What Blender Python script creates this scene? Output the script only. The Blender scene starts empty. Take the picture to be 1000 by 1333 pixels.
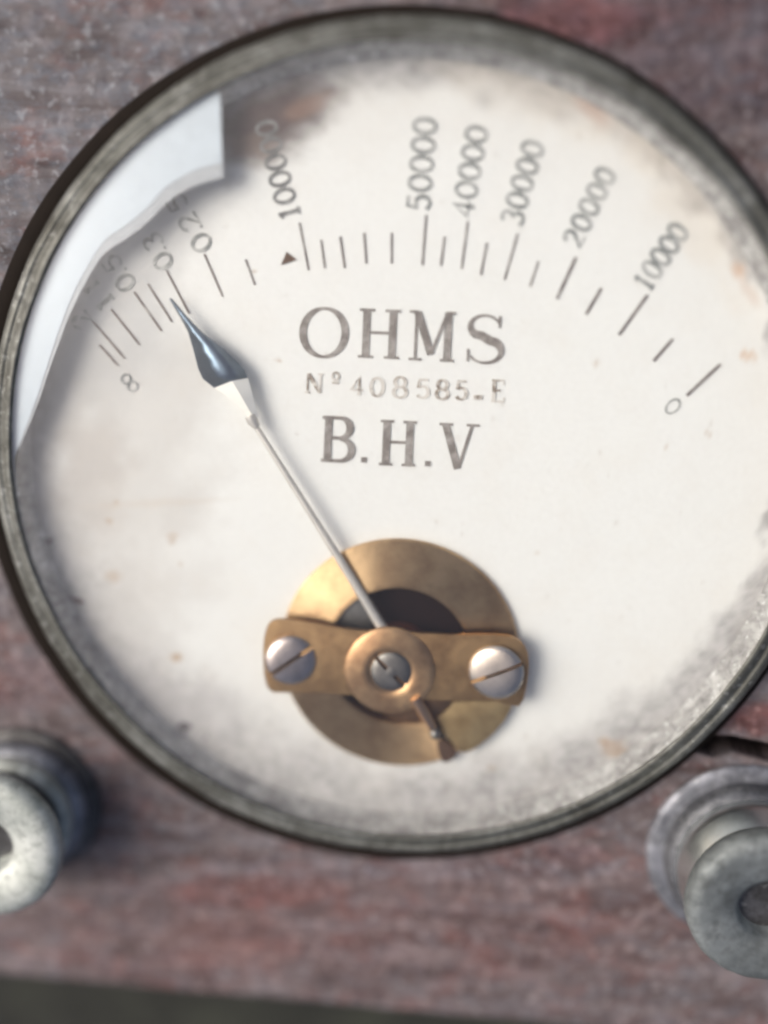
import bpy, bmesh, math, random
import numpy as np
from mathutils import Vector, Matrix
random.seed(4); RNG = np.random.RandomState(7)
SC = bpy.context.scene
COL = SC.collection

# ------------------------------------------------------------------ camera, light, exposure
U = 0.00008            # metres per photo pixel on the board (the meter is about 9 cm across)
F = 1300.0             # focal length and distance, in the same pixels
NADIR = (125.0, 285.0)  # where the board's normal meets the picture, right / up of its middle
d = Vector((NADIR[0], NADIR[1], -F)).normalized()
ROT = d.rotation_difference(Vector((0, 0, -1))).to_matrix()      # camera axes -> world
AX = ROT @ Vector((0, 0, -1))
CAMLOC = -AX * F * U
cam_d = bpy.data.cameras.new('camera'); cam = bpy.data.objects.new('camera', cam_d); COL.objects.link(cam)
cam.matrix_world = Matrix.Translation(CAMLOC) @ ROT.to_4x4()
cam_d.sensor_fit = 'VERTICAL'; cam_d.sensor_height = 24.0
cam_d.lens = 24.0 * F / 1333.0
cam_d.clip_start = 0.005; cam_d.clip_end = 50.0
cam_d.dof.use_dof = True
cam_d.dof.focus_distance = 0.1012
cam_d.dof.aperture_fstop = 2.1
SC.camera = cam

w = bpy.data.worlds.new('World'); SC.world = w; w.use_nodes = True
nt = w.node_tree; sky = nt.nodes.new('ShaderNodeTexSky'); sky.sky_type = 'NISHITA'; sky.sun_disc = False
SUN_EL, SUN_AZ = 48.0, -72.0        # azimuth from +Y, clockwise positive: light comes from the left
sky.sun_elevation = math.radians(SUN_EL); sky.sun_rotation = math.radians(SUN_AZ)
sky.dust_density = 7.0; sky.air_density = 0.6; sky.ozone_density = 0.5
nt.nodes['Background'].inputs['Strength'].default_value = 0.135
nt.links.new(sky.outputs[0], nt.nodes['Background'].inputs['Color'])
sl = bpy.data.lights.new('sun', 'SUN'); sl.energy = 1.5; sl.angle = math.radians(40); sl.color = (1.0, 0.97, 0.945)
so = bpy.data.objects.new('sun', sl); COL.objects.link(so)
az, el_ = math.radians(SUN_AZ), math.radians(SUN_EL)
sdir = Vector((math.sin(az) * math.cos(el_), math.cos(az) * math.cos(el_), math.sin(el_)))
so.rotation_euler = sdir.to_track_quat('Z', 'Y').to_euler()
SC.view_settings.view_transform = 'Standard'; SC.view_settings.look = 'None'
SC.view_settings.gamma = 1.0; SC.view_settings.use_curve_mapping = False
SC.view_settings.exposure = 0.20
SC.render.engine = 'CYCLES'
SC.cycles.pixel_filter_type = 'BLACKMAN_HARRIS'; SC.cycles.filter_width = 2.8
SC.cycles.max_bounces = 10; SC.cycles.transparent_max_bounces = 12

# ------------------------------------------------------------------ photo pixel -> point on the plane at height z (z in pixels)
def P(x, y, z=0.0):
    r = ROT @ Vector(((x - 500.0), (666.5 - y), -F))
    t = (z * U - CAMLOC.z) / r.z
    return CAMLOC + r * t
def S(x, y, z=0.0):                    # metres per photo pixel there
    return (P(x + 5, y, z) - P(x - 5, y, z)).length / 10.0

# ------------------------------------------------------------------ noise for relief and stains
LAT = RNG.rand(256, 256)
def vnoise(x, y):
    xi, yi = np.floor(x).astype(int), np.floor(y).astype(int)
    fx, fy = x - xi, y - yi
    fx = fx * fx * (3 - 2 * fx); fy = fy * fy * (3 - 2 * fy)
    a = LAT[yi % 256, xi % 256]; b = LAT[yi % 256, (xi + 1) % 256]
    c = LAT[(yi + 1) % 256, xi % 256]; e = LAT[(yi + 1) % 256, (xi + 1) % 256]
    return (a * (1 - fx) + b * fx) * (1 - fy) + (c * (1 - fx) + e * fx) * fy
def fbm(x, y, o=4, gain=0.5):
    s, a, n = 0.0, 1.0, 0.0
    for k in range(o):
        s = s + a * vnoise(x * 2 ** k + 17.3 * k, y * 2 ** k + 9.1 * k); n += a; a *= gain
    return s / n
def sstep(a, b, v):
    t = np.clip((v - a) / (b - a), 0, 1); return t * t * (3 - 2 * t)

# ------------------------------------------------------------------ object helpers
def tag(o, label=None, cat=None, group=None, kind=None):
    if label: o['label'] = label
    if cat: o['category'] = cat
    if group: o['group'] = group
    if kind: o['kind'] = kind
    return o
def thing(name, label, cat, loc, group=None):
    o = bpy.data.objects.new(name, None); COL.objects.link(o); o.location = loc
    o.empty_display_size = 0.005
    return tag(o, label, cat, group)
def world_loc(o):
    v = Vector(o.location)
    while o.parent: o = o.parent; v += Vector(o.location)
    return v
def link_mesh(name, me, mat, parent=None, smooth=True):
    """vertices given in world space; moved to be relative to the parent"""
    if parent is not None:
        off = world_loc(parent); me.transform(Matrix.Translation(-off))
    o = bpy.data.objects.new(name, me); COL.objects.link(o)
    if parent is not None: o.parent = parent
    me.materials.append(mat)
    if smooth: me.polygons.foreach_set('use_smooth', [True] * len(me.polygons))
    return o
def link_bm(name, bm, mat, parent=None, smooth=True, sharp=None, fix=True):
    if fix: bmesh.ops.recalc_face_normals(bm, faces=bm.faces)
    me = bpy.data.meshes.new(name); bm.to_mesh(me); bm.free()
    o = link_mesh(name, me, mat, parent, smooth)
    if smooth and sharp:
        me.set_sharp_from_angle(angle=math.radians(sharp))
    return o

def lathe(bm, c, prof, seg=96, jit=0.0, closed=False, seed=0):
    """c: world centre on the board plane; prof: (radius, z) in pixels"""
    rings = []
    for (r, z) in prof:
        ring = []
        for k in range(seg):
            a = 2 * math.pi * k / seg
            rr, zz = r, z
            if jit:
                ca, sa = math.cos(a), math.sin(a)
                n = float(fbm(np.array(30 + 9 * ca + z * .13 + seed), np.array(30 + 9 * sa + r * .03), 3)) - .5
                rr += n * jit; zz += n * jit * .6
            ring.append(bm.verts.new((c[0] + math.cos(a) * rr * U, c[1] + math.sin(a) * rr * U, zz * U)))
        rings.append(ring)
    n = len(rings)
    for i in range(n if closed else n - 1):
        A, B = rings[i], rings[(i + 1) % n]
        for k in range(seg):
            bm.faces.new((A[k], A[(k + 1) % seg], B[(k + 1) % seg], B[k]))
    if not closed:
        if prof[0][0] > 0: bm.faces.new(list(reversed(rings[0])))
        if prof[-1][0] > 0: bm.faces.new(rings[-1])
    return rings

def fit_circle(x, y, r_, z):
    q = [P(x - r_, y, z), P(x + r_, y, z), P(x, y - r_, z), P(x, y + r_, z)]
    cx, cy_ = sum(p.x for p in q) / 4, sum(p.y for p in q) / 4
    return cx, cy_, sum(math.hypot(p.x - cx, p.y - cy_) for p in q) / 4
def ipx(prof, x, y):
    """radii as seen in the picture at each height -> radii in place"""
    return [(fit_circle(x, y, r, z)[2] / U, z) for r, z in prof]
def plate(bm, pts, z0, z1, bevel=0.0, persp=None):
    """closed prism: outline in photo pixels, from height z0 up to z1"""
    zc = z1 if persp is None else persp
    top = [bm.verts.new((P(x, y, zc).x, P(x, y, zc).y, z1 * U)) for x, y in pts]
    bot = [bm.verts.new((P(x, y, zc).x, P(x, y, zc).y, z0 * U)) for x, y in pts]
    ft = bm.faces.new(top); bm.faces.new(list(reversed(bot)))
    n = len(pts)
    for i in range(n): bm.faces.new((top[i], bot[i], bot[(i + 1) % n], top[(i + 1) % n]))
    bmesh.ops.recalc_face_normals(bm, faces=bm.faces)
    if bevel:
        es = [e for e in bm.edges if all(v in top for v in e.verts)]
        bmesh.ops.bevel(bm, geom=es, offset=bevel * U, segments=3, affect='EDGES', profile=0.6)

def smooth_outline(pts, it=2):
    for _ in range(it):
        q = []
        for i in range(len(pts)):
            a, b = pts[i], pts[(i + 1) % len(pts)]
            q.append((a[0] * .75 + b[0] * .25, a[1] * .75 + b[1] * .25)); q.append((a[0] * .25 + b[0] * .75, a[1] * .25 + b[1] * .75))
        pts = q
    return pts

def tube(bm, pts, rad, seg=12):
    rings = []
    n = len(pts)
    for i, p in enumerate(pts):
        t = (pts[min(i + 1, n - 1)] - pts[max(i - 1, 0)]).normalized()
        s = t.cross(Vector((0, 0, 1)));  s = s.normalized() if s.length > 1e-6 else Vector((1, 0, 0))
        u = s.cross(t).normalized()
        rings.append([bm.verts.new(p + (s * math.cos(2 * math.pi * k / seg) + u * math.sin(2 * math.pi * k / seg)) * rad[i]) for k in range(seg)])
    for i in range(n - 1):
        for k in range(seg): bm.faces.new((rings[i][k], rings[i][(k + 1) % seg], rings[i + 1][(k + 1) % seg], rings[i + 1][k]))
    bm.faces.new(rings[0]); bm.faces.new(list(reversed(rings[-1])))

# ------------------------------------------------------------------ materials
class NT:
    def __init__(s, name):
        s.m = bpy.data.materials.new(name); s.m.use_nodes = True; s.t = s.m.node_tree
        s.b = s.t.nodes['Principled BSDF']; s.n = s.t.nodes; s.l = s.t.links
        s.co = s.n.new('ShaderNodeTexCoord')
    def link(s, a, b): s.l.new(a, b)
    def coords(s, sx=1, sy=1, sz=1, rz=0.0):      # unit = 100 photo pixels
        m = s.n.new('ShaderNodeMapping'); k = 1 / (100 * U)
        m.inputs['Scale'].default_value = (k * sx, k * sy, k * sz); m.inputs['Rotation'].default_value = (0, 0, rz)
        s.link(s.co.outputs['Object'], m.inputs['Vector']); return m.outputs[0]
    def noise(s, scale, detail=4, rough=0.55, v=None, dist=0.0):
        n = s.n.new('ShaderNodeTexNoise'); n.inputs['Scale'].default_value = scale; n.inputs['Detail'].default_value = detail
        n.inputs['Roughness'].default_value = rough; n.inputs['Distortion'].default_value = dist
        s.link(v if v is not None else s.coords(), n.inputs['Vector']); return n.outputs['Fac']
    def ramp(s, fac, stops):
        r = s.n.new('ShaderNodeValToRGB'); e = r.color_ramp.elements
        while len(e) < len(stops): e.new(0.5)
        for i, (p, c) in enumerate(stops):
            e[i].position = p; e[i].color = (c if hasattr(c, '__len__') else (c, c, c)) + (1,) if hasattr(c, '__len__') else (c, c, c, 1)
        s.link(fac, r.inputs[0]); return r.outputs[0]
    def mix(s, fac, a, b, mode='MIX'):
        m = s.n.new('ShaderNodeMix'); m.data_type = 'RGBA'; m.blend_type = mode
        for inp, v in ((m.inputs[0], fac), (m.inputs[6], a), (m.inputs[7], b)):
            if hasattr(v, 'default_value') and hasattr(v, 'links'): s.link(v, inp)
            elif hasattr(v, '__len__'): inp.default_value = tuple(v) + (1,)
            else: inp.default_value = v
        return m.outputs[2]
    def math(s, op, a, b=0.0):
        m = s.n.new('ShaderNodeMath'); m.operation = op
        for inp, v in ((m.inputs[0], a), (m.inputs[1], b)):
            if hasattr(v, 'links'): s.link(v, inp)
            else: inp.default_value = v
        return m.outputs[0]
    def bump(s, h, strength, dist_px=2.0, prev=None):
        b = s.n.new('ShaderNodeBump'); b.inputs['Strength'].default_value = strength; b.inputs['Distance'].default_value = dist_px * U
        s.link(h, b.inputs['Height'])
        if prev is not None: s.link(prev, b.inputs['Normal'])
        s.link(b.outputs[0], s.b.inputs['Normal']); return b.outputs[0]
    def color(s, c):
        if hasattr(c, 'links'): s.link(c, s.b.inputs['Base Color'])
        else: s.b.inputs['Base Color'].default_value = tuple(c) + (1,)
    def rough(s, c):
        if hasattr(c, 'links'): s.link(c, s.b.inputs['Roughness'])
        else: s.b.inputs['Roughness'].default_value = c
    def metal(s, c):
        if hasattr(c, 'links'): s.link(c, s.b.inputs['Metallic'])
        else: s.b.inputs['Metallic'].default_value = c
    def attr(s, name):
        a = s.n.new('ShaderNodeAttribute'); a.attribute_name = name; return a.outputs['Color']

def m_wood():
    t = NT('weathered_wood')
    g = t.coords(0.38, 1.9, 1, 0.09)
    n1 = t.noise(1.5, 7, .66, g, .3); n2 = t.noise(3.6, 5, .7, t.coords(.75, 1.3, 1)); n3 = t.noise(7.5, 3, .55)
    c = t.ramp(n1, [(.30, (.040, .027, .025)), (.45, (.088, .067, .066)), (.56, (.122, .101, .101)), (.72, (.20, .175, .182))])
    red = t.ramp(t.noise(1.3, 6, .7, t.coords(.75, 1.4, 1)), [(.50, 0.0), (.66, 1.0)])
    c = t.mix(t.math('MULTIPLY', red, .42), c, (.185, .070, .058))
    c = t.mix(t.math('MULTIPLY', t.ramp(n2, [(.48, 0.0), (.62, 1.0)]), .60), c, (.125, .125, .14))
    c = t.mix(t.math('MULTIPLY', t.ramp(t.noise(3.0, 4, .6, t.coords(1, 1, 1, .5)), [(.52, 0.0), (.68, 1.0)]), .4), c, (.24, .205, .21))
    c = t.mix(t.math('MULTIPLY', t.ramp(n3, [(.56, 0.0), (.68, 1.0)]), .34), c, (.37, .355, .36))
    c = t.mix(t.math('MULTIPLY', t.ramp(t.noise(6, 3, .6, t.coords(.9, 1.1, 1)), [(.30, 1.0), (.44, 0.0)]), .55), c, (.06, .045, .052))
    c = t.mix(1.0, c, t.attr('tint'), 'MULTIPLY')
    t.color(c); t.rough(t.ramp(n2, [(.3, .5), (.7, .8)])); t.b.inputs['Specular IOR Level'].default_value = .3
    p = t.bump(n3, .35, 3.0); t.bump(n1, .35, 4.0, p)
    return t.m
def m_paper():
    t = NT('aged_dial_paper')
    c = t.attr('stain_tone')
    c = t.mix(t.math('MULTIPLY', t.ramp(t.noise(14, 4, .7), [(.35, 1.0), (.6, 0.0)]), .06), c, (.42, .38, .33))
    c = t.mix(t.math('MULTIPLY', t.ramp(t.noise(1.2, 5, .6), [(.5, 0.0), (.75, 1.0)]), .10), c, (.60, .50, .38))
    t.color(c); t.rough(.75); t.b.inputs['Specular IOR Level'].default_value = .2
    t.bump(t.noise(5, 5, .6), .25, 1.5)
    return t.m
def m_ink(name, dark, paper, lo=.40, hi=.62):
    t = NT(name)
    f = t.ramp(t.noise(6, 4, .65), [(lo, 0.0), (hi, 1.0)])
    t.color(t.mix(t.math('MULTIPLY', f, .75), dark, paper)); t.rough(.7)
    t.b.inputs['Specular IOR Level'].default_value = .2
    return t.m
def m_patina(name, a, b, c3, rough=(.35, .6), metal=.75, scale=2.5, specks=.0, bump=.4, speck_col=(.6, .62, .6)):
    t = NT(name)
    n = t.noise(scale, 6, .62); n2 = t.noise(scale * 3.4, 4, .65)
    c = t.ramp(n, [(.32, a), (.5, b), (.68, c3)])
    c = t.mix(t.math('MULTIPLY', t.ramp(n2, [(.35, 1.0), (.52, 0.0)]), .45), c, tuple(v * .5 for v in a))
    if specks: c = t.mix(t.math('MULTIPLY', t.ramp(t.noise(11, 2, .5), [(.62, 0.0), (.70, 1.0)]), specks), c, speck_col)
    t.color(c); t.metal(metal); t.rough(t.ramp(n2, [(.3, rough[1]), (.7, rough[0])]))
    t.bump(n2, bump, 1.5)
    return t.m
def m_brass(name, base, dark, rough=.32, aniso=.0, bump=.25):
    t = NT(name)
    n = t.noise(2.2, 5, .6); n2 = t.noise(9, 4, .6)
    c = t.ramp(n, [(.35, dark), (.62, base)])
    t.color(c); t.metal(1.0); t.rough(t.math('ADD', t.math('MULTIPLY', n2, .2), rough - .1))
    if aniso:
        t.b.inputs['Anisotropic'].default_value = aniso; t.b.inputs['Anisotropic Rotation'].default_value = .25
        tg = t.n.new('ShaderNodeTangent'); tg.direction_type = 'RADIAL'; tg.axis = 'Z'
        t.link(tg.outputs[0], t.b.inputs['Tangent'])
    t.bump(n2, bump, 1.0)
    return t.m
def m_plain(name, col, rough=.5, metal=0.0, spec=.5, var=.15):
    t = NT(name)
    n = t.noise(5, 5, .6)
    t.color(t.ramp(n, [(.3, tuple(v * (1 - var) for v in col)), (.7, tuple(min(1, v * (1 + var)) for v in col))]))
    t.rough(rough); t.metal(metal); t.b.inputs['Specular IOR Level'].default_value = spec
    t.bump(n, .15, 1.0)
    return t.m
def m_glass():
    m = bpy.data.materials.new('cover_glass'); m.use_nodes = True; nt = m.node_tree; N = nt.nodes
    N.remove(N['Principled BSDF'])
    lw = N.new('ShaderNodeLayerWeight'); lw.inputs['Blend'].default_value = .5
    p = N.new('ShaderNodeMath'); p.operation = 'POWER'; p.inputs[1].default_value = 4.5; nt.links.new(lw.outputs['Facing'], p.inputs[0])
    q = N.new('ShaderNodeMath'); q.operation = 'MULTIPLY_ADD'; q.inputs[1].default_value = .9; q.inputs[2].default_value = .04
    nt.links.new(p.outputs[0], q.inputs[0])
    tr = N.new('ShaderNodeBsdfTransparent'); tr.inputs[0].default_value = (.975, .985, .98, 1)
    gl = N.new('ShaderNodeBsdfGlossy'); gl.inputs['Roughness'].default_value = .12
    mx = N.new('ShaderNodeMixShader'); nt.links.new(q.outputs[0], mx.inputs[0]); nt.links.new(tr.outputs[0], mx.inputs[1]); nt.links.new(gl.outputs[0], mx.inputs[2])
    nt.links.new(mx.outputs[0], N['Material Output'].inputs['Surface'])
    return m

M_WOOD = m_wood(); M_PAPER = m_paper(); M_GLASS = m_glass()
M_RIM = m_patina('tarnished_rim_metal', (.065, .065, .054), (.118, .122, .108), (.20, .208, .192), (.45, .65), .45, 1.6, .22)
M_WALL = m_patina('mottled_zinc', (.26, .25, .245), (.42, .41, .40), (.60, .595, .585), (.5, .7), .15, 3.4, .6, .5, (.85, .86, .86))
M_GAP_SHADE = m_plain('black_gap_shade', (.010, .007, .005), .85, 0, .15)  # black stand-in for the shaded gap outside the rim
M_BRASS = m_brass('turned_brass', (.70, .48, .27), (.48, .31, .17), .44, .95)
M_BRASS2 = m_brass('brushed_brass', (.44, .28, .14), (.27, .16, .08), .42, .0)
M_BRASS3 = m_brass('dark_brass', (.34, .19, .10), (.20, .11, .06), .38, .0)
M_GOLD = m_brass('gilt_brass', (.62, .44, .22), (.42, .27, .12), .38, .0)
M_STEEL = m_plain('screw_steel', (.50, .44, .41), .30, 1.0, .5, .2)
M_GREY_STEEL = m_plain('grey_steel', (.22, .21, .195), .4, 1.0, .5, .2)
M_BLUED = m_plain('blued_steel', (.155, .205, .265), .38, 1.0, .5, .15)
M_GLINT = m_plain('glint_white', (.90, .88, .82), .45, .35, .5, .05)  # glint on the pointer neck put into a near-white colour
M_SHAFT = m_plain('pointer_wire', (.60, .57, .53), .5, .5, .5, .1)
M_COIL = m_plain('dark_red_coil', (.085, .028, .016), .9, 0, .1)
M_CAVITY = m_plain('dark_cavity', (.015, .008, .007), .9, 0, .1)
M_SLOT = m_plain('slot_brown', (.10, .055, .03), .9)  # plain brown for the floor of the screw slots
M_GLARE = m_plain('pale_blue_glare', (.54, .60, .65), .6, 0, .3, .05)  # colour of a bright reflection in the glass, built as a sheet
M_GLARE2 = m_plain('grey_glare_edge', (.42, .44, .46), .8, 0, .2, .06)  # greyer doubled edge of that reflection, also built as a sheet
M_KNOB = m_patina('dull_nickel', (.30, .33, .30), (.45, .48, .445), (.57, .60, .56), (.5, .68), .45, 2.0, .0, .2)
M_KNOBR = m_patina('grey_green_nickel', (.09, .10, .10), (.165, .185, .185), (.245, .27, .27), (.5, .68), .5, 2.0, .0, .2)
M_KNOBD = m_patina('dark_tarnished_metal', (.035, .033, .032), (.075, .075, .075), (.15, .15, .16), (.35, .55), .6, 2.0, .15)
M_WASHER = m_patina('grey_oxidised_washer', (.10, .105, .12), (.19, .20, .22), (.30, .31, .34), (.4, .6), .5, 2.2, .3)
M_WASHER2 = m_patina('dark_grey_washer', (.06, .065, .07), (.11, .115, .125), (.18, .19, .20), (.4, .6), .5, 2.2, .1)
M_CHROME = m_plain('worn_chrome', (.74, .79, .77), .3, 1.0, .5, .1)
M_GROUND = m_patina('dark_olive_ground', (.007, .008, .005), (.015, .017, .011), (.030, .034, .022), (.7, .9), 0.0, 1.2, .0, .3)

INK = m_ink('faded_ink', (.20, .175, .16), (.50, .47, .44), .42, .72)
INK_G = m_ink('grey_numeral_ink', (.20, .21, .205), (.56, .56, .54), .42, .64)
INK_D = m_ink('dark_numeral_ink', (.15, .15, .15), (.36, .36, .35), .42, .68)
INK_F = m_ink('very_faded_ink', (.26, .21, .17), (.76, .73, .68), .38, .52)

# ------------------------------------------------------------------ ground below the board
bm = bmesh.new()
g = 1.5
vs = [bm.verts.new((x * g, y * g, -190 * U)) for x, y in ((-1, -1), (1, -1), (1, 1), (-1, 1))]
bm.faces.new(vs); go = link_bm('ground', bm, M_GROUND, None, False); tag(go, kind='structure')

# ------------------------------------------------------------------ wooden board
MC = P(528, 566, 0)            # meter centre on the board
board = thing('wooden_board', 'weathered reddish grey wooden board with a short dark crack at the right', 'board', (0, 0, 0))
def Pn(x, y, z=0.0):           # vectorised P on the plane z=0
    R = np.array(ROT); v = np.stack([x - 500.0, 666.5 - y, np.full_like(x, -F)], -1) @ R.T
    t = (z * U - CAMLOC.z) / v[..., 2]
    return CAMLOC.x + v[..., 0] * t, CAMLOC.y + v[..., 1] * t
EDGE0, ESL = 1271.0, .092
xs = np.concatenate([np.arange(-700, -20, 16), np.arange(-20, 880, 5.0), np.arange(880, 1030, 2.5), np.arange(1030, 1720, 16)])
vrow = np.concatenate([np.arange(-700, -20, 16), np.arange(-20, 860, 5.0), np.arange(860, 905, 1.5), np.arange(905, EDGE0 - 6, 5.0), [EDGE0 - 5, EDGE0 - 3, EDGE0 - 1.5, EDGE0 - .5, EDGE0]])
X, V = np.meshgrid(xs, vrow)
Y = V + ESL * X
Z = (fbm(X / 120 + 5, Y / 26 + 3, 4) - .5) * 7 + (fbm(X / 14 + 50, Y / 11 + 30, 3) - .5) * 4.0
# the crack
cy = 967 + (X - 915) * .13 + 5 * np.sin(X / 13.0) * .5 + (fbm(X / 30, X * 0 + 3, 2) - .5) * 8
half = np.interp(X, [895, 915, 930, 955, 975, 1010, 1200, 1700], [5, 9, 13, 9, 9.5, 10, 9, 7])
inn = sstep(1.0, -.25, (np.abs(Y - cy) - half) / 1.8)
Z = Z - 95 * np.where(X > 893, inn, 0)
# rounded lower arris
Z = Z - 7 * sstep(7, 0, EDGE0 - V) ** 2
gx, gy = Pn(X, Y)
nr, nc = X.shape
verts = np.stack([gx, gy, Z * U], -1).reshape(-1, 3)
idx = np.arange(nr * nc).reshape(nr, nc)
quads = np.stack([idx[:-1, :-1], idx[1:, :-1], idx[1:, 1:], idx[:-1, 1:]], -1).reshape(-1, 4)
cc = verts[quads].mean(1)
keep = np.hypot(cc[:, 0] - MC.x, cc[:, 1] - MC.y) > 500 * U
quads = quads[keep]
me = bpy.data.meshes.new('board_face'); me.from_pydata(verts.tolist(), [], quads.tolist()); me.update()
tint = np.ones((nr, nc, 3))
def blob(cx, cyy, rx, ry, col, amt, nz=.5):
    global tint
    q = ((X - cx) / rx) ** 2 + ((Y - cyy) / ry) ** 2
    a = (amt * sstep(1.3, .2, q + nz * 2 * (fbm(X / 30, Y / 30, 3) - .5)))[..., None]
    tint = tint * (1 - a) + np.array(col) * a
blob(860, 60, 300, 130, (.50, .42, .48), .75)
blob(745, 25, 120, 35, (1.05, .50, .52), .7)
blob(970, 60, 70, 110, (.75, .78, .85), .5)
blob(80, 120, 300, 220, (1.15, 1.12, 1.14), .6)
blob(200, 1230, 260, 60, (1.05, .98, .98), .6)
blob(740, 1225, 34, 24, (1.0, .45, .36), .6)
blob(500, 1200, 520, 90, (1.12, .92, .88), .6)
blob(330, 1160, 130, 26, (1.15, .72, .66), .6)
blob(300, 1230, 90, 40, (1.2, .80, .72), .6)
blob(750, 1115, 50, 18, (1.1, .7, .68), .5)
blob(30, 890, 120, 40, (1.15, .95, .98), .6)
blob(990, 935, 60, 22, (1.0, .55, .52), .8)
blob(80, 150, 400, 420, (.98, 1.14, 1.2), .8)
blob(560, 1132, 330, 14, (1.35, 1.4, 1.5), .45)
ck = (.93 * np.where(X > 893, sstep(1.5, .2, (np.abs(Y - cy) - half) / 3.0), 0))[..., None]  # shade inside the crack put into the tint, along with dark old wood
tint = tint * (1 - ck) + np.array((.05, .025, .02)) * ck
ca = me.color_attributes.new('tint', 'FLOAT_COLOR', 'POINT')
ca.data.foreach_set('color', np.concatenate([tint.reshape(-1, 3), np.ones((nr * nc, 1))], 1).ravel())
bf = link_mesh('board_face', me, M_WOOD, board)
# edge and underside
bm = bmesh.new()
lo = []; up = []
for k in range(0, nc):
    x, y, z = verts[idx[-1, k]]
    up.append(bm.verts.new((x, y, z))); lo.append(bm.verts.new((x, y + .0, -110 * U)))
for k in range(nc - 1): bm.faces.new((up[k], lo[k], lo[k + 1], up[k + 1]))
tl, tr_ = Pn(np.array([-700., 1704.]), np.array([-764., -543.]))
t1 = bm.verts.new((tl[0], tr_[0], -110 * U)); t2 = bm.verts.new((tl[1], tr_[1], -110 * U))
bm.faces.new(lo + [t2, t1])
be = link_bm('board_edge', bm, m_plain('dark_end_wood', (.055, .03, .022), .8), board, False)
tag(be, 'dark lower edge of the board')

# ------------------------------------------------------------------ the meter
meter = thing('ohmmeter', 'round antique ohmmeter with cream OHMS dial, steel pointer, brass works and tarnished rim', 'meter', (MC.x, MC.y, 0))
RS = 1.0
# case: a cup let into the board
bm = bmesh.new()
lathe(bm, MC, [(0.01, -100), (500, -100), (504, -2)], 96)
link_bm('case', bm, M_CAVITY, meter, True, 40)
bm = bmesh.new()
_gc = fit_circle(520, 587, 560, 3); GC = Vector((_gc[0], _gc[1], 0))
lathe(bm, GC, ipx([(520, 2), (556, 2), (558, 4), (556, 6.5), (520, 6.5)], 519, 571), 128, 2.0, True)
link_bm('gap_shade', bm, M_GAP_SHADE, meter)  # ring put in to draw the dark, shaded gap around the rim
# rim
bm = bmesh.new()
prof = ipx([(526, 3), (538, 3), (541, 8), (545, 18), (547, 27), (547, 33), (544.5, 38), (541, 40), (538, 40), (535.5, 38.5), (533.5, 39.5), (531, 42), (528, 44.5), (525, 45.5), (522, 45), (520.5, 43), (521, 38), (524, 35), (526, 12)], 528, 566)
_rc = fit_circle(528, 588, 542, 30); RC = Vector((_rc[0], _rc[1], 0))
lathe(bm, RC, prof, 256, 2.6, True)
link_bm('rim', bm, M_RIM, meter, True)
# sloped inner ring under the glass
bm = bmesh.new()
lathe(bm, RC, ipx([(521, 33), (518, 31), (510, 18), (501, 7), (495, 3.5), (494, .5), (519, .5), (523, 25)], 528, 566), 200, 2.0, True, 3)
link_bm('inner_ring', bm, M_WALL, meter, True)
# glass
bm = bmesh.new()
lathe(bm, RC, ipx([(520, 38), (520, 42), (400, 44), (200, 45), (60, 45.4), (0.01, 45.5)], 528, 566), 128)
link_bm('cover_glass', bm, M_GLASS, meter, True, 40)

# dial: dense disc with a hole, its stains in a colour attribute
DZ = 2.0
HC = P(517, 853, DZ)
nth, nrr = 560, 150
th = np.linspace(0, 2 * math.pi, nth, endpoint=False)
# radial fan from hole edge to the outer circle (around the meter centre)
hx, hy = HC.x + 130 * U * np.cos(th), HC.y + 130 * U * np.sin(th)
dx, dy = np.cos(th), np.sin(th)
Rd = fit_circle(528, 567, 503, 3)[2]
ox, oy = HC.x - RC.x, HC.y - RC.y
bq = ox * dx + oy * dy; rr = -bq + np.sqrt(bq * bq - (ox * ox + oy * oy - Rd * Rd))
tt = np.linspace(0, 1, nrr)[:, None]
rad = 130 * U + (rr - 130 * U)[None, :] * tt
DXw = HC.x + rad * dx; DYw = HC.y + rad * dy
# world -> photo pixel, for placing the stains where they are on the paper
def to_px(xw, yw, z=DZ):
    Ri = np.array(ROT).T
    v = np.stack([xw - CAMLOC.x, yw - CAMLOC.y, np.full_like(xw, z * U - CAMLOC.z)], -1) @ Ri.T
    return 500 + F * v[..., 0] / -v[..., 2], 666.5 - F * v[..., 1] / -v[..., 2]
px, py = to_px(DXw, DYw)
base = np.array([.79, .79, .765])
col = np.ones(px.shape + (3,)) * base
def stain_tone(cx, cyy, rx, ry, c, amt, rough=.5, ns=25., rot=0.0):
    global col
    ux = (px - cx) * math.cos(rot) + (py - cyy) * math.sin(rot); uy = -(px - cx) * math.sin(rot) + (py - cyy) * math.cos(rot)
    q = np.sqrt((ux / rx) ** 2 + (uy / ry) ** 2) + rough * 2 * (fbm(px / ns + cx, py / ns, 4) - .5)
    a = (amt * sstep(1.15, .35, q))[..., None]
    col = col * (1 - a) + np.array(c) * a
rp = np.hypot(px - 530, (py - 560) * 1.05)
ang = np.arctan2(py - 560, px - 530)           # 0 right, +pi/2 down
nz = fbm(px / 45 + 3, py / 45 + 8, 5, .6); nz2 = fbm(px / 10 + 3, py / 10 + 8, 3, .6)
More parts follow.
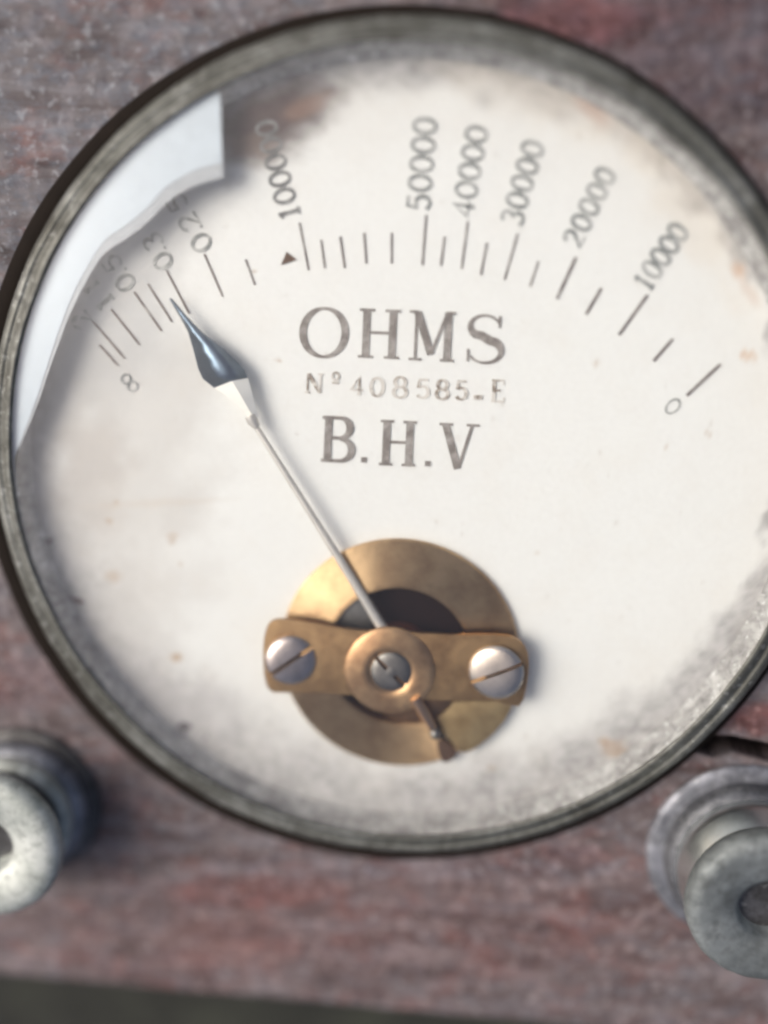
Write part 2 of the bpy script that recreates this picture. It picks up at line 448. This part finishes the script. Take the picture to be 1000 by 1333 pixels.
# broad yellowing near the edge, then grey grime in an uneven band, wider at lower left and at the top
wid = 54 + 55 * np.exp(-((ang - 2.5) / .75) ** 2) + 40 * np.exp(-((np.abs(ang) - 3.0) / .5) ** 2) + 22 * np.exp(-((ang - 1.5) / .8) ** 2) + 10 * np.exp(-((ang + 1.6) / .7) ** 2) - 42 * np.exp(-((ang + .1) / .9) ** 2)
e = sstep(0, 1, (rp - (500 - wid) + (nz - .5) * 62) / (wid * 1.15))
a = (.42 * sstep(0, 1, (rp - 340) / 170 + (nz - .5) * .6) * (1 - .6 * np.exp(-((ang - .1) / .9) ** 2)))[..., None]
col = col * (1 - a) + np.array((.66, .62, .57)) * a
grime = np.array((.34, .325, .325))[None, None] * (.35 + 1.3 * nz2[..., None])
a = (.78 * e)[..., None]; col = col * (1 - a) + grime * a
stain_tone(345, 158, 115, 62, (.10, .075, .075), 1.0, .35, 30, -.45)
stain_tone(400, 138, 45, 16, (.27, .17, .13), .6, .4, 20, -.5)
stain_tone(330, 195, 45, 26, (.20, .15, .13), .7, .4, 22)
stain_tone(770, 140, 36, 20, (.42, .26, .22), .7, .4, 20, .7)
stain_tone(700, 120, 160, 45, (.66, .58, .48), .30, .5, 30, .35)
stain_tone(890, 270, 150, 40, (.70, .61, .50), .30, .5, 30, 1.0)
stain_tone(962, 352, 12, 10, (.55, .33, .20), .7, .5, 8)
stain_tone(975, 380, 24, 9, (.60, .46, .38), .45, .5, 12, .9)
stain_tone(975, 462, 12, 8, (.62, .42, .28), .7, .5, 8)
stain_tone(165, 560, 150, 210, (.50, .47, .44), .48, .5, 60)
stain_tone(120, 620, 60, 110, (.46, .42, .39), .5, .6, 40)
stain_tone(130, 440, 110, 120, (.42, .42, .42), .55, .3, 50, .6)  # this and the next: soft grey tones beside the upper left sheet
stain_tone(200, 330, 150, 45, (.44, .44, .44), .5, .3, 40, -.75)
stain_tone(190, 780, 110, 140, (.56, .53, .50), .35, .6, 40)
stain_tone(230, 930, 120, 60, (.42, .40, .40), .55, .7, 22, .6)
for (sx, sy, r, am) in ((151, 655, 5, .7), (142, 678, 6, .6), (225, 698, 9, .35), (230, 856, 9, .75), (148, 750, 14, .4), (224, 706, 6, .4), (362, 469, 4, .5), (776, 473, 6, .4), (922, 565, 7, .4), (868, 582, 5, .35), (700, 720, 5, .2), (800, 975, 22, .45), (786, 965, 10, .5), (640, 1000, 8, .3), (235, 735, 5, .3), (330, 352, 3, .5)):
    stain_tone(sx, sy, r, r * .7, (.42, .27, .15), am, .4, 6)
stain_tone(200, 655, 110, 6, (.60, .53, .46), .35, .5, 18, -.05)
for k in range(150):
    a0 = random.random() * 6.283; r0 = 470 * math.sqrt(random.random()); q = random.uniform(1.2, 3.2)
    cx0, cy0 = 530 + r0 * math.cos(a0), 560 + r0 * math.sin(a0)
    m = (np.abs(px - cx0) < 12) & (np.abs(py - cy0) < 12)
    am = (.30 * random.random() * np.exp(-((px - cx0) ** 2 + (py - cy0) ** 2) / (q * q)))[..., None] * m[..., None]
    col = col * (1 - am) + np.array((.35, .27, .2)) * am
zz = DZ + (fbm(px / 160, py / 160, 3) - .5) * 1.0
dv = np.stack([DXw, DYw, zz * U], -1).reshape(-1, 3)
di = np.arange(nrr * nth).reshape(nrr, nth)
dq = np.stack([di[:-1, :], di[1:, :], np.roll(di, -1, 1)[1:, :], np.roll(di, -1, 1)[:-1, :]], -1).reshape(-1, 4)
me = bpy.data.meshes.new('dial'); me.from_pydata(dv.tolist(), [], dq.tolist()); me.update()
ca = me.color_attributes.new('stain_tone', 'FLOAT_COLOR', 'POINT')
ca.data.foreach_set('color', np.concatenate([np.clip(col, 0, 1).reshape(-1, 3), np.ones((nrr * nth, 1))], 1).ravel())
dial = link_mesh('dial', me, M_PAPER, meter)
tag(dial, 'cream paper dial with foxing spots and grey grime round its edge')

# ------------------------------------------------------------------ printed letters and marks
IZ = DZ + 1.1
def ell(cx, cy_, rx, ry, a0, a1, n=18):
    return [(cx + rx * math.cos(math.radians(a0 + (a1 - a0) * i / n)), cy_ + ry * math.sin(math.radians(a0 + (a1 - a0) * i / n))) for i in range(n + 1)]
G = {
 '0': [(ell(.5, .5, .42, .47, 90, 450, 24), 0)],
 '1': [([(.28, .78), (.52, .98), (.52, .02)], 0), ([(.28, .02), (.76, .02)], .6)],
 '2': [(ell(.5, .70, .36, .27, 165, -30, 14) + [(.12, .04), (.90, .04)], 0)],
 '3': [(ell(.48, .73, .34, .24, 150, -85, 12), 0), (ell(.48, .25, .40, .25, 88, -150, 14), 0)],
 '4': [([(.66, .0), (.66, .98), (.08, .28), (.95, .28)], 0)],
 '5': [([(.85, .96), (.24, .96), (.18, .54)] + ell(.47, .32, .40, .30, 118, -150, 14), 0)],
 '8': [(ell(.5, .73, .32, .24, -90, 270, 18), 0), (ell(.5, .26, .40, .25, 90, 450, 18), 0)],
 '@': [(ell(.26, .5, .24, .42, 0, 360, 18), 0), (ell(.76, .5, .24, .42, 180, 540, 18), 0)],
 '.': [([(.5, -.01), (.5, .11)], .75)],
 '-': [([(.1, .12), (.9, .12)], 1.2)],
 'O': [(ell(.5, .5, .46, .50, 90, 450, 32), 0)],
 'H': [([(.20, 0), (.20, 1)], 1), ([(.80, 0), (.80, 1)], 1), ([(.25, .52), (.75, .52)], .38), ([(.03, .01), (.38, .01)], .34), ([(.62, .01), (.97, .01)], .34), ([(.03, .99), (.38, .99)], .34), ([(.62, .99), (.97, .99)], .34)],
 'M': [([(.16, 0), (.16, 1)], .40), ([(.85, 0), (.85, 1)], 1), ([(.18, .98), (.50, .12)], 1), ([(.50, .12), (.82, .98)], .40), ([(.02, .01), (.30, .01)], .34), ([(.70, .01), (1.0, .01)], .34), ([(.0, .99), (.20, .99)], .34), ([(.80, .99), (1.0, .99)], .34)],
 'S': [(ell(.48, .755, .36, .225, 20, 230, 16) + [(.40, .56), (.62, .46)] + ell(.50, .245, .40, .245, 50, -155, 16), 'S'), ([(.84, .74), (.84, .98)], .34), ([(.09, .02), (.09, .28)], .34)],
 'B': [([(.22, 0), (.22, 1)], 1), ([(.04, .99), (.55, .99)] + ell(.55, .76, .28, .23, 90, -90, 12) + [(.26, .53)], 0), ([(.56, .51)] + ell(.56, .26, .34, .25, 88, -90, 12) + [(.04, .01)], 0)],
 'V': [([(.16, .98), (.50, .02)], 1), ([(.52, .04), (.82, .98)], .42), ([(.0, .99), (.34, .99)], .34), ([(.68, .99), (1.0, .99)], .34)],
 'N': [([(.15, 0), (.15, 1)], .5), ([(.17, .97), (.83, .05)], 1), ([(.85, 0), (.85, 1)], .5), ([(.0, .01), (.32, .01)], .4), ([(.68, .99), (1.0, .99)], .4)],
 'o': [(ell(.5, .75, .28, .20, 90, 450, 16), .6), ([(.2, .40), (.8, .40)], .6)],
 'E': [([(.20, 0), (.20, 1)], 1), ([(.02, .01), (.90, .01), (.90, .2)], .5), ([(.02, .99), (.86, .99), (.86, .8)], .5), ([(.24, .52), (.66, .52)], .5)],
}
def ribbon(bm, pts, widths, z):
    n = len(pts); closed = (abs(pts[0][0] - pts[-1][0]) + abs(pts[0][1] - pts[-1][1])) < 1e-3
    L, R_ = [], []
    for i in range(n):
        if closed and i in (0, n - 1): a, b = pts[n - 2], pts[1]
        else: a, b = pts[max(i - 1, 0)], pts[min(i + 1, n - 1)]
        tx, ty = b[0] - a[0], b[1] - a[1]; l = math.hypot(tx, ty) or 1; tx /= l; ty /= l
        wd = widths[i] / 2
        for lst, s in ((L, 1), (R_, -1)):
            p = P(pts[i][0] - ty * wd * s, pts[i][1] + tx * wd * s, z); lst.append(bm.verts.new(p))
    for i in range(n - 1): bm.faces.new((L[i], R_[i], R_[i + 1], L[i + 1]))
zc = [0]
def glyph(bm, ch, cx, cy_, w_, h_, rot, thick, thin):
    """rot: reading direction, degrees clockwise in the picture"""
    c, s = math.cos(math.radians(rot)), math.sin(math.radians(rot))
    for k, (pts, wt) in enumerate(G[ch]):
        q = []
        for (x, y) in pts:
            u, v = (x - .5) * w_, -(y - .5) * h_
            q.append((cx + u * c - v * s, cy_ + u * s + v * c))
        wd = []
        for i in range(len(pts)):
            a, b = pts[max(i - 1, 0)], pts[min(i + 1, len(pts) - 1)]
            if len(pts) > 4 and pts[0] == pts[-1] and i in (0, len(pts) - 1): a, b = pts[-2], pts[1]
            tx, ty = (b[0] - a[0]) * w_, (b[1] - a[1]) * h_; l = math.hypot(tx, ty) or 1
            if wt == 'S': f = .30 + .85 * math.exp(-((i - len(pts) / 2) / (len(pts) * .2)) ** 2)
            elif wt: f = wt
            else: f = (thin / thick) + (1 - thin / thick) * abs(ty / l) ** 1.3
            wd.append(thick * f)
        ribbon(bm, q, wd, IZ + .12 * k + .03 * (zc[0] % 3))
    zc[0] += 1
def finish_print(name, bm, mat, label=None):
    me = bpy.data.meshes.new(name)
    for f in bm.faces:
        f.normal_update()
        if f.normal.z < 0: f.normal_flip()
    bm.to_mesh(me); bm.free()
    o = link_mesh(name, me, mat, dial, False)
    if label: o['label'] = label
    return o
bm = bmesh.new()
for ch, x, y, w_, h_ in (('O', 422, 433, 60, 63), ('H', 494, 434.5, 57, 62), ('M', 562, 437.5, 60, 63), ('S', 632, 441, 53, 63)):
    glyph(bm, ch, x, y, w_, h_, 2.5, 10.0, 3.6)
finish_print('title_lettering', bm, INK, 'large serif word OHMS')
bm = bmesh.new()
for ch, x, y, w_, h_ in (('N', 409, 499, 24, 25), ('o', 437, 496, 15, 24), ('4', 465, 502, 18, 25), ('0', 491, 504, 19, 25), ('8', 521, 504, 21, 28), ('5', 551, 506, 19, 25), ('8', 576, 507, 19, 26), ('5', 601, 508, 17, 25), ('-', 623, 508, 15, 25), ('E', 649, 509, 19, 28)):
    glyph(bm, ch, x, y, w_, h_, 2.5, 5.2, 3.0)
finish_print('serial_number', bm, INK_F, 'small faded serial number line')
bm = bmesh.new()
for ch, x, y, w_, h_ in (('B', 440, 572, 46, 57), ('.', 475, 573, 20, 57), ('H', 518, 577, 50, 57), ('.', 558, 578, 20, 57), ('V', 597, 582, 52, 59)):
    glyph(bm, ch, x, y, w_, h_, 2.5, 10.0, 4.4)
finish_print('maker_initials', bm, INK, 'large serif initials B.H.V')

def numeral(chars, pts, w_, h_, mat, thick=5.4, thin=3.6, label=None):
    bm = bmesh.new()
    n = len(pts)
    rot = math.degrees(math.atan2(pts[-1][1] - pts[0][1], pts[-1][0] - pts[0][0])) if n > 1 else None
    for i, ch in enumerate(chars):
        x, y = pts[i][:2]
        r = pts[i][2] if len(pts[i]) > 2 else rot
        glyph(bm, ch, x, y, w_, h_, r, thick, thin)
    finish_print('numeral', bm, mat, label or 'printed number ' + chars.replace('@', 'infinity sign'))
def line_pts(a, b, n): return [(a[0] + (b[0] - a[0]) * i / (n - 1), a[1] + (b[1] - a[1]) * i / (n - 1)) for i in range(n)]
numeral('50000', line_pts((545, 263), (553, 164), 5), 22, 31, INK_G)
numeral('40000', line_pts((603, 271), (620, 175), 5), 22, 29, INK_G)
numeral('30000', line_pts((667, 283), (693, 194), 5), 20, 29, INK_G)
numeral('20000', line_pts((747, 310), (787, 229), 5), 19, 27, INK_G)
numeral('10000', line_pts((838, 367), (882, 302), 5), 18, 28, INK_G)
numeral('100000', line_pts((376, 277), (347, 167), 6), 20, 28, INK_D)
numeral('0.25', [(262, 316, -124), (252, 301, -124), (246, 289, -124), (230, 264, -124)], 23, 26, INK_G)
numeral('0.3', [(212, 340, -122), (205, 328, -122), (199, 315, -122)], 21, 25, INK_G)
numeral('0.5', [(163, 368, -124), (154, 356, -124), (146, 343, -124)], 20, 25, INK_G, 5.5, 3.4)
numeral('1', [(136, 394, -128)], 20, 26, INK_G, 6, 4)
numeral('2', [(106, 417, -130)], 20, 25, INK_G, 6, 4)
numeral('1', [(119, 374, -128)], 18, 22, INK_G, 6, 4)
numeral('@', [(168, 498, 48)], 25, 15, INK_G, 2.8, 2.0)
numeral('0', [(876, 529, -45)], 26, 15, INK_G, 3.0, 2.0)

ticks = [((129.5, 449), (153.5, 476)), ((117.5, 414.5), (162.5, 467)), ((144.5, 402.5), (182, 449)), ((174.5, 380), (210.5, 431)), ((192.5, 369.5), (224, 419)),
 ((216.5, 351.5), (246.5, 408.5)), ((266, 330.5), (290, 386)), ((320, 338), (332, 371)), ((390, 290), (402, 352)), ((418, 312), (423, 349)), ((443, 308), (449, 349)),
 ((474, 303), (477, 343)), ((510, 303), (510, 343)), ((555, 280), (550, 345)), ((579, 308), (574, 346)), ((609, 288), (601, 350)), ((634, 316), (626, 358)),
 ((674, 304), (657, 364)), ((701, 340), (690, 373)), ((750, 335), (725, 389)), ((783, 375), (763, 409)), ((843, 384), (806, 436)), ((876, 441), (851, 470)), ((938, 474), (894, 515))]
tk = m_ink('tick_ink', (.17, .14, .13), (.50, .48, .45), .46, .70)
for i, (a, b) in enumerate(ticks):
    bm = bmesh.new(); wd = 2.8 if i < 19 else 4.0
    q = line_pts(a, b, 4); ribbon(bm, q, [wd] * 4, IZ)
    finish_print('tick', bm, tk)
# small chip torn out of the paper, brown below
bm = bmesh.new()
plate(bm, [(366, 345), (373, 328), (386, 338)], DZ + .6, DZ + 1.8)
o = link_bm('paper_chip', bm, m_plain('brown_chip', (.10, .05, .025), .8), dial, False); o['label'] = 'small dark brown triangular chip'

# ------------------------------------------------------------------ brass movement
def on(x, y, z): return P(x, y, z)
BC = P(519, 854, 12)
s_ = S(519, 854, 12) / U
# disc with a round opening and a slot at its lower right, turned on a lathe: origin at its centre for the radial sheen
bm = bmesh.new()
segs = 180; prof_o = [(154, 3), (155.5, 5), (155, 9.5), (153, 11.5), (148, 12.2), (125, 14.4), (100, 16.6), (95, 16.6), (92.5, 15), (92, 3)]
hole_off = (0, 2)
rings = []
ga = (-59.5, -64.0)   # slot, degrees
angs = [ga[0] + i * (360 - (ga[0] - ga[1])) / segs for i in range(segs + 1)]
for aa in angs:
    c_, sn = math.cos(math.radians(aa)), math.sin(math.radians(aa))
    rings.append([bm.verts.new((BC.x + c_ * r * s_ * U, BC.y + sn * r * s_ * U, z * U)) for r, z in prof_o])
for i in range(segs):
    for j in range(len(prof_o)):
        j2 = (j + 1) % len(prof_o)
        bm.faces.new((rings[i][j], rings[i + 1][j], rings[i + 1][j2], rings[i][j2]))
bm.faces.new(rings[0]); bm.faces.new(list(reversed(rings[-1])))
mov = bpy.data.objects.new('movement', None); COL.objects.link(mov); mov.parent = meter; mov.location = (BC.x - MC.x, BC.y - MC.y, 0)
link_bm('movement_disc', bm, M_BRASS, mov, True, 35)
bm = bmesh.new(); cc_ = P(520, 850, -10)
lathe(bm, cc_, [(0.01, -98), (48, -98), (48, -4), (44, 3), (30, 4), (0.01, 4)], 64)
link_bm('coil', bm, M_COIL, mov, True, 40)
bm = bmesh.new()
lathe(bm, P(517, 853, 0), [(131, -60), (131, 1.2), (127, 1.2), (127, -60)], 96, 0, True)
link_bm('coil_housing', bm, m_plain('brown_housing', (.03, .009, .006), .9, 0, .1), mov, True, 40)
bm = bmesh.new(); plate(bm, smooth_outline([(424, 806), (440, 786), (456, 776), (472, 782), (486, 806), (486, 830), (424, 830)], 1), -20, 6, 2)
link_bm('pole_piece', bm, M_GREY_STEEL, mov, True, 35)
# lower lobe
bm = bmesh.new(); lc = P(536, 886, 20)
lathe(bm, lc, [(62, 6), (64, 14), (62, 19), (55, 22), (40, 23.5), (0.01, 24)], 72)
link_bm('lower_boss', bm, M_BRASS3, mov, True, 50)
# gilt lug at lower right
bm = bmesh.new(); plate(bm, smooth_outline([(578, 912), (660, 912), (668, 918), (655, 942), (632, 966), (604, 984), (588, 968), (574, 950), (572, 928)], 2), 10, 19, 2.5)
link_bm('lug', bm, M_GOLD, mov, True, 35)
bm = bmesh.new(); plate(bm, smooth_outline([(568, 960), (586, 968), (598, 982), (579, 996), (570, 982)], 1), 4, 15.5, 1)  # dark plate put in for the shade inside the disc's notch
link_bm('notch_shade', bm, m_plain('dark_notch_brown', (.07, .035, .018), .6), mov, True, 35)
# bridge
bm = bmesh.new()
outl = [(344, 826), (350, 810), (362, 806), (400, 809), (440, 817), (475, 822), (500, 821), (545, 824), (600, 827), (640, 826), (668, 829), (682, 838), (689, 856), (688, 884), (680, 920), (664, 919), (640, 912), (592, 913), (560, 912), (520, 910), (470, 906), (410, 903), (368, 902), (352, 902), (344, 886), (342, 850)]
plate(bm, smooth_outline(outl, 1), 25, 32, 2.2)
link_bm('bridge', bm, M_BRASS2, mov, True, 35)
# posts carrying the bridge
for (x, y) in ((378, 862), (645, 880)):
    bm = bmesh.new(); lathe(bm, P(x, y, 20), [(16, 12), (16, 26)], 24); link_bm('pillar', bm, M_BRASS2, mov, True, 35)
# boss with centre screw
bm = bmesh.new()
lathe(bm, P(507, 874, 35), [(60, 29), (60, 32.8), (58, 34.2), (50, 35.6), (38, 37.2), (32, 37.2), (29, 36), (27, 33.6), (0.01, 33.4)], 96)
link_bm('centre_boss', bm, m_brass('turned_copper_brass', (.62, .40, .22), (.38, .22, .12), .40, .5), mov, True, 60)
def screw(x, y, z, r, hgt, slot_deg, slot_w, mat, name='screw', tilt=0):
    c = P(x, y, z + hgt); rw = r * S(x, y, z + hgt)
    o_ = bmesh.new()
    for side in (1, -1):
        b = bmesh.new()
        rg = []
        pr = [(1.0, 0), (1.0, .35), (.96, .55), (.85, .75), (.65, .9), (.4, .97), (.15, 1.0)]
        for q, zz_ in pr:
            rg.append([b.verts.new((math.cos(2 * math.pi * k / 40) * q * rw, math.sin(2 * math.pi * k / 40) * q * rw, zz_ * hgt * U)) for k in range(40)])
        for i in range(len(rg) - 1):
            for k in range(40): b.faces.new((rg[i][k], rg[i][(k + 1) % 40], rg[i + 1][(k + 1) % 40], rg[i + 1][k]))
        b.faces.new(rg[-1]); b.faces.new(list(reversed(rg[0])))
        nrm = Vector((-math.sin(math.radians(slot_deg)), math.cos(math.radians(slot_deg)), 0)) * side
        res = bmesh.ops.bisect_plane(b, geom=b.verts[:] + b.edges[:] + b.faces[:], plane_co=nrm * slot_w * .5 * U, plane_no=nrm, clear_inner=True)
        es = [e for e in res['geom_cut'] if isinstance(e, bmesh.types.BMEdge)]
        bmesh.ops.edgeloop_fill(b, edges=es)
        tm = bpy.data.meshes.new('t'); b.to_mesh(tm); b.free(); o_.from_mesh(tm); bpy.data.meshes.remove(tm)
    b = o_
    bot = [b.verts.new((math.cos(2 * math.pi * k / 32) * .97 * rw, math.sin(2 * math.pi * k / 32) * .97 * rw, .12 * hgt * U)) for k in range(32)]
    bf_ = b.faces.new(bot); bf_.material_index = 1
    bmesh.ops.recalc_face_normals(b, faces=b.faces)
    if tilt: bmesh.ops.rotate(b, verts=b.verts, cent=(0, 0, 0), matrix=Matrix.Rotation(math.radians(tilt), 3, 'Y'))
    bmesh.ops.translate(b, verts=b.verts, vec=(c.x, c.y, z * U))
    o2 = link_bm(name, b, mat, mov, True, 32, False); o2.data.materials.append(M_SLOT); return o2
screw(377, 862, 32, 33, 10, 35, 6.5, M_STEEL, tilt=5)
screw(646, 878, 32.5, 37, 10, 24, 5.0, m_plain('warm_screw_steel', (.66, .58, .50), .28, 1.0, .5, .15), tilt=-7)
screw(509, 876, 33.4, 27, 6, -45, 6.0, M_GREY_STEEL, 'pivot_screw')
bm = bmesh.new(); lathe(bm, P(509, 876, 42), [(7, 38.4), (7, 39.8), (3, 40.3), (0.01, 40.4)], 20); link_bm('pivot', bm, M_GREY_STEEL, mov, True, 40)
# regulator arm and its ball
bm = bmesh.new(); tube(bm, [P(540, 908, 34), P(552, 927, 32), P(564, 948, 28)], [7.5 * U, 8 * U, 6 * U], 14)
link_bm('arm', bm, m_brass('rosy_brass', (.52, .36, .25), (.40, .26, .17), .35), mov, True, 50)
bm = bmesh.new(); bmesh.ops.create_uvsphere(bm, u_segments=20, v_segments=12, radius=9 * U, matrix=Matrix.Translation(P(567, 954, 26)))
link_bm('ball', bm, M_GREY_STEEL, mov, True)

# ------------------------------------------------------------------ pointer
ptr = bpy.data.objects.new('pointer', None); COL.objects.link(ptr); ptr.parent = meter; pl_ = P(509, 840, 0); ptr.location = (pl_.x - MC.x, pl_.y - MC.y, 0)
bm = bmesh.new(); tube(bm, [P(332, 553, 22), P(400, 661, 22), P(460, 756, 22), P(498, 818, 21)], [3.6 * U, 4.6 * U, 6.0 * U, 7.2 * U], 14)
link_bm('shaft', bm, M_SHAFT, ptr, True, 50)
def faceted(left, ridge, right, zb, name, mat, zs, sharp=34):
    bm = bmesh.new()
    Lv = [bm.verts.new(P(x, y, zb)) for x, y in left]; Rv = [bm.verts.new(P(x, y, zb)) for x, y in right]
    C = [bm.verts.new(P(x, y, z)) for (x, y), z in zip(ridge, zs)]
    B = [bm.verts.new(P(x, y, zb - 3)) for (x, y) in ridge]
    n = len(left)
    for i in range(n - 1):
        bm.faces.new((Lv[i], Lv[i + 1], C[i + 1], C[i])); bm.faces.new((C[i], C[i + 1], Rv[i + 1], Rv[i]))
        bm.faces.new((Lv[i], B[i], B[i + 1], Lv[i + 1])); bm.faces.new((B[i], Rv[i], Rv[i + 1], B[i + 1]))
    bm.faces.new((Lv[0], C[0], Rv[0], B[0])); bm.faces.new((Lv[-1], B[-1], Rv[-1], C[-1]))
    return link_bm(name, bm, mat, ptr, True, None if sharp == 180 else sharp)
faceted([(220.5, 389), (233, 410), (245, 432), (253, 460), (258, 480), (264, 493), (279, 505)],
        [(222, 389.5), (238, 411), (255, 432), (275, 456), (288, 474), (295, 487), (302, 496)],
        [(223.5, 388), (243, 411), (262, 431), (293, 455), (310, 471), (319, 482), (323, 492)], 22, 'pointer_tip', M_BLUED, [23, 26, 30, 33, 34, 33, 29], 180)
faceted([(279, 505), (292, 513), (308, 528), (323, 543)], [(302, 496), (310, 509), (320, 526), (330, 544)], [(323, 492), (326.5, 505), (331, 524), (337, 543)], 22, 'pointer_neck', M_GLINT, [29, 29, 28, 27])
bm = bmesh.new(); tube(bm, [P(325.5, 541, 23), P(329, 548, 23), P(335, 556, 23)], [7 * U, 7.5 * U, 4.5 * U], 16)
link_bm('collar', bm, M_SHAFT, ptr, True, 50)

# ------------------------------------------------------------------ thin sheet under the glass standing in for a bright reflection, upper left
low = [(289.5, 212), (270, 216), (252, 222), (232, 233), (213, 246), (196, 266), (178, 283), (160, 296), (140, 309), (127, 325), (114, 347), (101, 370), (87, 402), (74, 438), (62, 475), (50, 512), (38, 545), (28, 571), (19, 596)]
SR = fit_circle(528, 567, 519, 36)[2] / 519
def rim_arc(r, a0, a1, n):
    out = []
    for i in range(n + 1):
        a = math.radians(a0 + (a1 - a0) * i / n)
        w_ = Vector((RC.x + r * SR * math.cos(a), RC.y + r * SR * math.sin(a), 36 * U))
        x, y = to_px(np.array([w_.x]), np.array([w_.y]), 36); out.append((float(x[0]), float(y[0])))
    return out
glare_root = P(150, 250, 0)
glare = thing('glare_sheet', 'pale blue white sheet standing in for a bright reflection in the glass along the upper left rim', 'reflection', (glare_root.x, glare_root.y, 36 * U))
def strip(bm, top, bot, z0, z1, n=60):
    """a thin sheet between two edges, built as a strip of quads with real thickness"""
    def samp(pts, t):
        L = [0]
        for a, b in zip(pts, pts[1:]): L.append(L[-1] + math.hypot(b[0] - a[0], b[1] - a[1]))
        u = t * L[-1]; return (float(np.interp(u, L, [p[0] for p in pts])), float(np.interp(u, L, [p[1] for p in pts])))
    rows = []
    for k in range(n + 1):
        t = k / n; a, b = samp(top, t), samp(bot, t); row = []
        for m in range(5):
            f = m / 4; q = P(a[0] + (b[0] - a[0]) * f, a[1] + (b[1] - a[1]) * f, z1)
            row.append((bm.verts.new((q.x, q.y, z1 * U)), bm.verts.new((q.x, q.y, z0 * U))))
        rows.append(row)
    for A, B in zip(rows, rows[1:]):
        for m in range(4):
            bm.faces.new((A[m][0], A[m + 1][0], B[m + 1][0], B[m][0])); bm.faces.new((A[m][1], B[m][1], B[m + 1][1], A[m + 1][1]))
        for m, sgn in ((0, 1), (4, -1)): bm.faces.new((A[m][0], B[m][0], B[m][1], A[m][1]))
    for R_ in (rows[0], rows[-1]):
        for m in range(4): bm.faces.new((R_[m][0], R_[m][1], R_[m + 1][1], R_[m + 1][0]))
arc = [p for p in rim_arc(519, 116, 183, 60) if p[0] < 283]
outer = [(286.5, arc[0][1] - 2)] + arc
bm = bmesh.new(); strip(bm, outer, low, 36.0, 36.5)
o = link_bm('glare_face', bm, M_GLARE, glare, False)
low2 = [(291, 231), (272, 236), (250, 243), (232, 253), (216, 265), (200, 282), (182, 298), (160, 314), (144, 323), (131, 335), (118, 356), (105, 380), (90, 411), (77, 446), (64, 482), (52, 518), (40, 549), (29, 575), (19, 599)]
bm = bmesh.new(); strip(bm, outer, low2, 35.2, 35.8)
o = link_bm('glare_lower_layer', bm, M_GLARE2, glare, False); o['label'] = 'greyer lower layer standing in for the doubled edge of the reflection'

# ------------------------------------------------------------------ terminals
def terminal(cx, cy_, label, prof_list, grp='screw terminals beside the meter'):
    c = P(cx, cy_, 0)
    root = thing('screw_terminal', label, 'terminal', (c.x, c.y, 0), grp)
    for name, prof, mat, jit in prof_list:
        bm = bmesh.new(); lathe(bm, c, prof, 128, jit)
        link_bm(name, bm, mat, root, True, 50)
    return root
terminal(33, 1042, 'pale capped screw terminal at the lower left of the meter, dark tall base', [
    ('washer', [(114, -8), (114, 5), (110, 9), (102, 11), (0.01, 11)], M_KNOBD, 2),
    ('base', [(98, 10), (100, 22), (93, 33), (84, 37), (0.01, 37)], M_WASHER, 1.5),
    ('collar', [(87, 36), (90, 50), (87, 58), (76, 62), (0.01, 62)], M_KNOB, 1),
    ('neck', [(77, 60), (76, 100), (0.01, 100)], M_KNOBD, 1),
    ('knob', [(78, 94), (95, 98), (102, 106), (103, 118), (98, 127), (85, 131), (66, 130), (54, 127), (44, 124), (38, 119), (34, 100), (0.01, 98)], M_KNOB, 1.5)])
terminal(968, 1110, 'dull grey screw terminal at the lower right with a bright chrome collar', [
    ('washer', [(129, -8), (130, 4), (126, 8), (118, 9), (0.01, 9)], M_WASHER, 2),
    ('base', [(108, 8), (109, 22), (103, 33), (94, 36), (0.01, 36)], M_WASHER2, 1.5),
    ('collar', [(96, 34), (98, 46), (95, 58), (84, 80), (0.01, 80)], M_CHROME, .6),
    ('neck', [(80, 78), (80, 112), (0.01, 112)], M_KNOBD, 1),
    ('knob', [(86, 98), (97, 102), (101, 112), (100, 126), (94, 133), (82, 135), (62, 133), (44, 131), (38, 127), (34, 112), (28, 108), (0.01, 106)], M_KNOBR, 1.5)])
